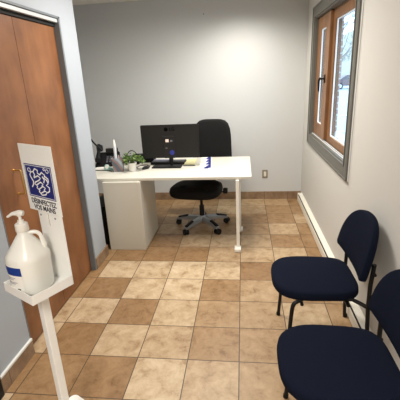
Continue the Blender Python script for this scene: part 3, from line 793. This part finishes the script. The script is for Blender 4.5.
for k, (dx, dy, rz, lb) in enumerate(((0, 0, 4, 'white sheet at the bottom of the stack in front of the phone'), (0.01, 0.01, -7, 'white sheet on top of the stack in front of the phone'))):
    bm = NB(); box(bm, (-0.10, -0.075, 0), (0.10, 0.075, 0.012 if k == 0 else 0.004), 0.001)
    o = tag(obj('paper_stack', bm, m_paper, loc=(-1.50+dx, 3.78+dy-0.0, DT+(0 if k == 0 else 0.012))), lb, 'paper', 'papers by the phone'); o.rotation_euler.z = R(rz)
    o.location.y = 3.735+k*0.003
    o.scale = (1, 0.5, 1)
st = thing('tape_dispenser', 'pale teal tape dispenser on the desk beside the marbled pen cup', 'tape dispenser', (-1.42, 3.68, DT+0.0), R(15))
bm = NB(); prism(bm, [(-0.050, 0), (0.045, 0), (0.045, 0.020), (0.010, 0.030), (-0.020, 0.062), (-0.040, 0.062), (-0.055, 0.035)], -0.022, 0.022, Matrix(((1, 0, 0, 0), (0, 0, 1, 0), (0, 1, 0, 0), (0, 0, 0, 1))))
bmesh.ops.bevel(bm, geom=list(bm.edges), offset=0.005, segments=2, affect='EDGES'); obj('body', bm, m_teal, st, smooth=35)
bm = NB(); tube(bm, [(-0.022, -0.024, 0.040), (-0.022, 0.024, 0.040)], 0.018, 18); obj('tape_roll', bm, m_paper, st, smooth=40)
# headset behind the plant
hs = thing('headset', 'black headset lying on the desk behind the plant', 'headset', (-1.235, 3.93, DT))
bm = NB(); tube(bm, [(0.062*math.cos(a), 0.0, 0.072+0.085*math.sin(a)) for a in [R(d) for d in range(-10, 200, 15)]], 0.005, 8); obj('headband', bm, m_black, hs, smooth=50)
for s in (-1, 1):
    bm = NB(); tube(bm, [(s*0.048, 0, 0.040), (s*0.075, 0, 0.040)], 0.036, 18); obj('ear_cushion', bm, m_leather, hs, smooth=40)
bx_ = thing('black_case', 'low black case lying behind the headset and plant', 'case', (-1.13, 4.06, DT))
bm = NB(); box(bm, (-0.13, -0.06, 0), (0.12, 0.06, 0.088), 0.012); obj('case_body', bm, m_leather, bx_, smooth=40)
bm = NB(); box(bm, (-0.131, -0.061, 0.052), (0.121, 0.061, 0.055), 0.001); obj('zip', bm, m_keys, bx_)

# ------------------------------------------------------------------ office chair
oc = thing('office_chair', 'black high-backed swivel office chair with grey star base behind the desk', 'office chair', (-0.478, 3.925, 0))
SR = R(-8)   # how the seat is turned
SM = Matrix.Rotation(SR, 4, 'Z')
def sup_outline(hx, hy, n, N=40, taper=0.0, off=(0, 0)):
    pts = []
    for k in range(N):
        a = 2*PI*k/N; ca, sa = math.cos(a), math.sin(a)
        f = 1/((abs(ca)**n+abs(sa)**n)**(1/n)); x, y = hx*f*ca, hy*f*sa
        pts.append((x*(1-taper*y/hy)+off[0], y+off[1]))
    return pts
bm = NB(); cushion(bm, sup_outline(0.285, 0.26, 3.2, taper=0.03), 0.115, SM @ Matrix.Translation((-0.035, -0.05, 0.465)), dome=0.2, rim=1.3)
obj('seat', bm, m_leather, oc, smooth=60)
bm = NB()
tilt = Matrix.Rotation(R(90-6), 4, 'X')
cushion(bm, sup_outline(0.232, 0.36, 4.5, taper=0.06), 0.085, SM @ Matrix.Translation((0.055, 0.42, 0.815)) @ tilt, dome=0.25, bow=0.5)
obj('backrest', bm, m_leather, oc, smooth=60)
bm = NB(); bmv = tube(bm, [(0.03, 0.12, 0.40), (0.05, 0.38, 0.40), (0.055, 0.435, 0.46), (0.055, 0.445, 0.62)], [0.025, 0.028, 0.028, 0.02], 10); xf(bm, bm.verts); bmesh.ops.transform(bm, matrix=SM, verts=bm.verts)
obj('back_bracket', bm, m_black, oc, smooth=50)
bm = NB(); box(bm, (-0.11, -0.12, 0.385), (0.11, 0.13, 0.43), 0.012); tube(bm, [(0.10, 0.02, 0.41), (0.27, 0.02, 0.425)], 0.008, 8); box(bm, (0.25, -0.005, 0.405), (0.30, 0.045, 0.465), 0.01)
bmesh.ops.transform(bm, matrix=SM, verts=bm.verts); obj('tilt_mechanism', bm, m_black, oc, smooth=50)
bm = NB(); tube(bm, [(0, 0, 0.16), (0, 0, 0.39)], 0.016, 14); tube(bm, [(0, 0, 0.10), (0, 0, 0.26)], 0.028, 16); obj('gas_cylinder', bm, m_black, oc, smooth=40)
bm = NB(); lathe(bm, [(0.0, 0.075), (0.045, 0.075), (0.050, 0.085), (0.045, 0.125), (0.032, 0.14), (0.0, 0.14)], 20); hub = obj('base_hub', bm, m_grey_arm, oc, smooth=45)
for k in range(5):
    a = R(90+4+72*k); ca, sa = math.cos(a), math.sin(a)
    def P(r, z, s=0): return Vector((r*ca-s*sa, r*sa+s*ca, z))
    bm = NB(); secs = [(0.03, 0.082, 0.130, 0.034), (0.15, 0.078, 0.124, 0.028), (0.25, 0.070, 0.104, 0.025), (0.305, 0.064, 0.088, 0.021)]
    rings = [[bm.verts.new(P(r, z0, -ww)), bm.verts.new(P(r, z0, ww)), bm.verts.new(P(r, (z0+z1)/2+0.01, ww)), bm.verts.new(P(r, z1, ww*0.5)), bm.verts.new(P(r, z1, -ww*0.5)), bm.verts.new(P(r, (z0+z1)/2+0.01, -ww))] for r, z0, z1, ww in secs]
    bm.faces.new(rings[0]); bm.faces.new(rings[-1][::-1])
    for q, q2 in zip(rings, rings[1:]):
        for i in range(6): bm.faces.new((q[i], q[(i+1) % 6], q2[(i+1) % 6], q2[i]))
    am = obj('base_arm', bm, m_grey_arm, oc, smooth=30)
    bm = NB(); c = P(0.235, 0.108); box(bm, (-0.062, -0.018, -0.010), (0.062, 0.018, 0.010), 0.006)
    bmesh.ops.transform(bm, matrix=Matrix.Translation(c) @ Matrix.Rotation(a, 4, 'Z') @ Matrix.Rotation(R(14), 4, 'Y'), verts=bm.verts); o = obj('foot_pad', bm, m_black, am, smooth=40); o['label'] = 'black pad on the arm end'
    bm = NB(); ax_ = a+R(70)+k*0.7; dx, dy = math.cos(ax_), math.sin(ax_); cc = P(0.298, 0.033)
    tube(bm, [cc+Vector((0, 0, 0.0)), cc+Vector((0, 0, 0.04))], 0.009, 10)
    box(bm, (-0.012, -0.022, 0.008), (0.012, 0.022, 0.040), 0.006) if False else None
    ct = obj('caster', bm, m_black, oc, smooth=40)
    for s in (-1, 1):
        bm = NB(); p0 = cc+Vector((dx, dy, 0))*s*0.006; p1 = cc+Vector((dx, dy, 0))*s*0.027; tube(bm, [p0, p1], 0.033, 18); obj('wheel', bm, m_tyre if False else m_black, ct, smooth=40)

# ------------------------------------------------------------------ navy guest chairs along the right wall
gc = thing('guest_chair', 'navy fabric guest chair against the right wall, the farther of the two', 'chair', (0.43, 2.045, 0), 0, 'navy guest chairs')
def seat_outline():
    pts = []
    N = 48
    for k in range(N):
        a = 2*PI*k/N; ca, sa = math.cos(a), math.sin(a); n = 3.3
        n = 3.0 if ca < 0 else 4.6; f = 1/((abs(ca)**n+abs(sa)**n)**(1/n)); x, y = 0.245*f*ca, 0.233*f*sa+0.003
        t = (x+0.24)/0.48
        y *= 1-0.13*max(0, t-0.4)**1.3
        pts.append((x, y))
    return pts
bm = NB(); cushion(bm, seat_outline(), 0.056, Matrix.Translation((-0.018, 0, 0.450)), dome=0.35, rim=0.30); obj('seat', bm, m_navy, gc, smooth=60)
# shield-shaped backrest in the local plane: x across, y up
bo = []
W2 = 0.252
for k in range(31):
    a = PI*k/30; ca, sa = math.cos(a), math.sin(a); n = 2.35
    f = 1/((abs(ca)**n+abs(sa)**n)**(1/n)); bo.append((W2*f*ca, 0.27*f*sa))
cr_ = 0.022
for k in range(5): a = PI+PI/2*k/4; bo.append((-W2+cr_+cr_*math.cos(a), -0.018+cr_*math.sin(a)))
for k in range(1, 8): bo.append((-W2+cr_+(2*W2-2*cr_)*k/8, -0.040-0.012*math.sin(PI*k/8)))
for k in range(5): a = 1.5*PI+PI/2*k/4; bo.append((W2-cr_+cr_*math.cos(a), -0.018+cr_*math.sin(a)))
bmx = Matrix.Translation((0.228, -0.012, 0.603)) @ Matrix.Rotation(R(12), 4, 'Y') @ Matrix(((0, 0, -1, 0), (-1, 0, 0, 0), (0, 1, 0, 0), (0, 0, 0, 1)))
bm = NB(); cushion(bm, bo, 0.040, bmx, dome=0.3, bow=0.5, rim=0.12); obj('backrest', bm, m_navy, gc, smooth=60)
r_ = 0.0115
for s in (-1, 1):
    y = s*0.235
    bm = NB(); tube(bm, [(-0.190, y, 0.0), (-0.165, y, 0.36)] + arc((-0.163, y, 0.378), (-0.160, y, 0.416), (-0.140, y*0.97, 0.420), 6) + [(-0.10, s*0.205, 0.428), (0.17, s*0.195, 0.424), (0.215, s*0.215, 0.408), (0.255, y, 0.392)], r_, 10)
    lg = obj('leg', bm, m_tube, gc, smooth=50)
    bm = NB(); lathe(bm, [(0.014, 0.0), (0.0145, 0.002), (0.0135, 0.022), (0.012, 0.024)], 12, c=(-0.19, y, 0)); obj('foot_cap', bm, m_black, lg, smooth=40)
    bm = NB(); tube(bm, [(0.268, y, 0.0), (0.244, y, 0.40), (0.243, y, 0.54), (0.252, y, 0.665)], r_, 10); lg = obj('leg', bm, m_tube, gc, smooth=50)
    bm = NB(); lathe(bm, [(0.014, 0.0), (0.0145, 0.002), (0.0135, 0.022), (0.012, 0.024)], 12, c=(0.272, y, 0)); obj('foot_cap', bm, m_black, lg, smooth=40)
    bm = NB(); tube(bm, [(0.262, y, 0.60), (0.262, y*0.90, 0.60)], 0.009, 8); obj('back_bracket', bm, m_tube, gc, smooth=50)
for x in (-0.11, 0.14):
    bm = NB(); tube(bm, [(x, -0.235, 0.408), (x, 0.235, 0.408)], 0.010, 10); obj('crossbar', bm, m_tube, gc, smooth=50)
g2 = copy_tree(gc); g2.location = (0.405, 1.325, 0)
g2['label'] = 'navy fabric guest chair nearest the camera, cut off by the picture corner'

# ------------------------------------------------------------------ sanitizer stand
SA = R(-29)
ss = thing('sanitizer_stand', 'white floor stand with jug tray, back plate and square post at lower left', 'stand', (-0.85, 1.255, 0), SA)
bm = NB()
poly = []
for cx_, cy_, a0 in ((0.13, 0.14, 0), (-0.17, 0.14, 90), (-0.17, -0.15, 180), (0.13, -0.15, 270)):
    for k in range(6): a = R(a0+k*18); poly.append((cx_+0.03*math.cos(a), cy_+0.03*math.sin(a)))
prism(bm, poly, 0, 0.008); obj('base_plate', bm, m_white, ss)
bm = NB(); box(bm, (-0.018, -0.018, 0.008), (0.018, 0.018, 0.84), 0.003); obj('post', bm, m_white, ss)
tx, ty0, ty1 = 0.1025, -0.094, 0.0925
bm = NB()
box(bm, (-tx, ty0, 0.840), (tx, ty1, 0.843)); box(bm, (-tx, ty0, 0.843), (-tx+0.003, ty1, 0.880)); box(bm, (tx-0.003, ty0, 0.843), (tx, ty1, 0.880)); box(bm, (-tx+0.003, ty0, 0.843), (tx-0.003, ty0+0.003, 0.880))
obj('tray', bm, m_white, ss)
bm = NB()
sw = 0.163; slx = tx-0.095
box(bm, (slx+0.004, ty1-0.003, 0.843), (tx, ty1, 1.165)); box(bm, (tx-sw, ty1-0.003, 0.843), (slx-0.004, ty1, 1.165)); box(bm, (slx-0.004, ty1-0.003, 0.843), (slx+0.004, ty1, 1.085))
bp_ = obj('back_plate', bm, m_white, ss)
for q in (0.045, 0.145):
    bm = NB(); tube(bm, [(tx-q, ty1-0.003, 1.128), (tx-q, ty1-0.005, 1.128)], 0.004, 12); obj('rivet', bm, m_keys, bp_)
# sign plate
sx0, sx1, sz0, sz1 = tx-0.2125, tx+0.0125, 1.146, 1.425
sy = ty1-0.004
bm = NB(); box(bm, (sx0, sy-0.004, sz0), (sx1, sy, sz1), 0.001); sg = obj('sign_plate', bm, m_white, ss)
scx = (sx0+sx1)/2; sww = sx1-sx0
pz0, pz1 = sz0+0.062, sz0+0.200; px0, px1 = sx0+0.020, sx1-0.020
def sq(bm, x0, x1, z0, z1, y0, y1): box(bm, (x0, y0, z0), (x1, y1, z1))
bm = NB(); sq(bm, px0, px1, pz0, pz1, sy-0.0048, sy-0.0042); o = obj('pictogram_field', bm, m_signblue, sg); o['label'] = 'dark blue square with white hand-washing drawing'
bm = NB()
for ins, th in ((0.004, 0.0022),):
    a0, a1, b0, b1 = px0+ins, px1-ins, pz0+ins, pz1-ins
    ya, yb = sy-0.0053, sy-0.0048
    sq(bm, a0, a1, b0, b0+th, ya, yb); sq(bm, a0, a1, b1-th, b1, ya, yb); sq(bm, a0, a0+th, b0, b1, ya, yb); sq(bm, a1-th, a1, b0, b1, ya, yb)
obj('pictogram_border', bm, m_white, o)
# hands drawing: x,z in a unit square of the field
def HP(u_, v_): return Vector((px0+(px1-px0)*u_, sy-0.0050, pz0+(pz1-pz0)*v_))
lines = [
    # left hand: wrist loop and four fingers pointing down right
    [(.22, .56), (.17, .66), (.22, .76), (.32, .78), (.36, .70), (.32, .62)],
    [(.32, .78), (.40, .88), (.50, .84), (.48, .76), (.56, .72)],
    [(.22, .56), (.27, .48), (.24, .38), (.18, .30)],
    [(.32, .60), (.48, .68), (.56, .62), (.50, .55), (.34, .47)],
    [(.34, .47), (.30, .42), (.36, .38), (.54, .50), (.62, .45), (.56, .38)],
    [(.40, .36), (.36, .30), (.42, .26), (.60, .38), (.68, .34), (.62, .27)],
    [(.46, .25), (.42, .19), (.48, .15), (.64, .25), (.72, .22), (.66, .14), (.52, .10), (.46, .15)],
    # right hand behind: outline going up the right side
    [(.56, .72), (.64, .80), (.74, .74), (.70, .64), (.78, .60), (.82, .50), (.74, .44), (.84, .38), (.82, .27), (.74, .22)],
    [(.64, .68), (.70, .58), (.66, .50)], [(.74, .70), (.84, .64), (.84, .54)],
]
bm = NB()
for ln in lines:
    tube(bm, [HP(u_, v_) for u_, v_ in ln], 0.0033, 6)
for u_, v_, rr_ in ((.17, .82, .055), (.85, .86, .05), (.75, .90, .03)):
    tube(bm, [HP(u_+rr_*math.cos(R(d)), v_+rr_*math.sin(R(d))) for d in range(0, 361, 30)], 0.0018, 6)
xf(bm, bm.verts)
for v in bm.verts: v.co.y = sy-0.0048 + (v.co.y-(sy-0.0048))*0.4
obj('hand_drawing', bm, m_white, o)
tm = lambda z: Matrix.Translation((scx, sy-0.0044, z)) @ ty
text('sign_lettering', 'DÉSINFECTEZ', 0.030, m_signtext, sg, tm(sz0+0.042), bold=0.0007, width=0.172)
text('sign_lettering', 'VOS MAINS', 0.030, m_signtext, sg, tm(sz0+0.016), bold=0.0007, width=0.150)

# jug with pump, standing in the tray
jx, jy = -0.020, -0.012
off = Matrix.Rotation(SA, 4, 'Z') @ Vector((jx, jy, 0))
jg = thing('sanitizer_jug', 'translucent white gallon jug with blue label and pump, standing in the tray', 'jug', (-0.85+off.x, 1.255+off.y, 0.843), R(-14))
bm = NB()
lathe(bm, [(0.0, 0.0), (0.064, 0.0), (0.072, 0.006), (0.0755, 0.016), (0.0775, 0.10), (0.0790, 0.138), (0.0785, 0.150), (0.0745, 0.162), (0.060, 0.184), (0.042, 0.212), (0.028, 0.234), (0.0215, 0.243), (0.0205, 0.262), (0.0, 0.262)], 40, sup=2.5)
jb = obj('jug_body', bm, m_jug, jg, smooth=50)
bm = NB(); hd = Vector((math.cos(R(38)), math.sin(R(38)), 0))
def HH_(r, z): return hd*r + Vector((0, 0, z))
tube(bm, [HH_(0.018, 0.244), HH_(0.036, 0.244)] + arc(HH_(0.042, 0.243), HH_(0.057, 0.240), HH_(0.062, 0.222), 6) + [HH_(0.068, 0.190), HH_(0.064, 0.160)], [0.008, 0.008] + [0.008]*7 + [0.010, 0.014], 12)
obj('jug_handle', bm, m_jug, jg, smooth=50)
bm = NB(); lathe(bm, [(0.0, 0.256), (0.0245, 0.256), (0.0255, 0.258), (0.0245, 0.284), (0.019, 0.289), (0.0, 0.289)], 28); cp_ = obj('cap', bm, m_pump, jg, smooth=40)
bm = NB()
tube(bm, [(0, 0, 0.286), (0, 0, 0.300)], 0.012, 14); tube(bm, [(0, 0, 0.298), (0, 0, 0.322)], 0.0060, 12)
tube(bm, [(0.016, 0.006, 0.328), (0.0, 0.0, 0.330), (-0.026, -0.008, 0.327), (-0.048, -0.015, 0.314)], [0.010, 0.012, 0.007, 0.0045], 12)
tube(bm, [(0.0, 0.0, 0.318), (0, 0, 0.338)], [0.010, 0.012], 14)
obj('pump_head', bm, m_pump, jg, smooth=45)
# labels wrap round the body
def wrap(bm, a0, a1, z0, z1, r0=0.0792, n=14, sup=2.5, tz=0.0):
    vs = []
    for k in range(n+1):
        a = R(a0+(a1-a0)*k/n); ca, sa = math.cos(a), math.sin(a)
        f = 1/((abs(ca)**sup+abs(sa)**sup)**(1/sup))
        for r_o in (0, 0.0006):
            for z in (z0, z1):
                rb = 0.0755+0.0020*(z-0.016)/0.084 if z < 0.10 else 0.0775+0.001*(z-0.10)/0.028
                rb += 0.0005+r_o
                vs.append(bm.verts.new((rb*f*ca, rb*f*sa, z)))
    for k in range(n):
        p_ = vs[4*k:4*k+4]; q = vs[4*k+4:4*k+8]
        bm.faces.new((p_[2], q[2], q[3], p_[3])); bm.faces.new((p_[0], p_[1], q[1], q[0])); bm.faces.new((p_[1], p_[3], q[3], q[1])); bm.faces.new((p_[0], q[0], q[2], p_[2]))
bm = NB(); wrap(bm, 222, 292, 0.020, 0.134); lb_ = obj('label', bm, m_paper, jg, smooth=50)
def wrap2(a0, a1, z0, z1, m, name):
    bm = NB(); wrap(bm, a0, a1, z0, z1)
    for v in bm.verts: v.co.x *= 1.010; v.co.y *= 1.010
    return obj(name, bm, m, lb_, smooth=50)
o = wrap2(223, 292, 0.094, 0.130, m_bluelab, 'label_band'); o['label'] = 'blue band across the label'
wrap2(223, 232, 0.094, 0.130, m_signblue, 'label_band')
for z, a1 in ((0.080, 268), (0.073, 260), (0.060, 272), (0.054, 264)): wrap2(234, a1, z, z+0.003, m_greytext, 'label_print')
wrap2(242, 258, 0.022, 0.034, m_bluelab, 'label_mark'); wrap2(268, 278, 0.022, 0.036, m_signtext, 'label_mark')
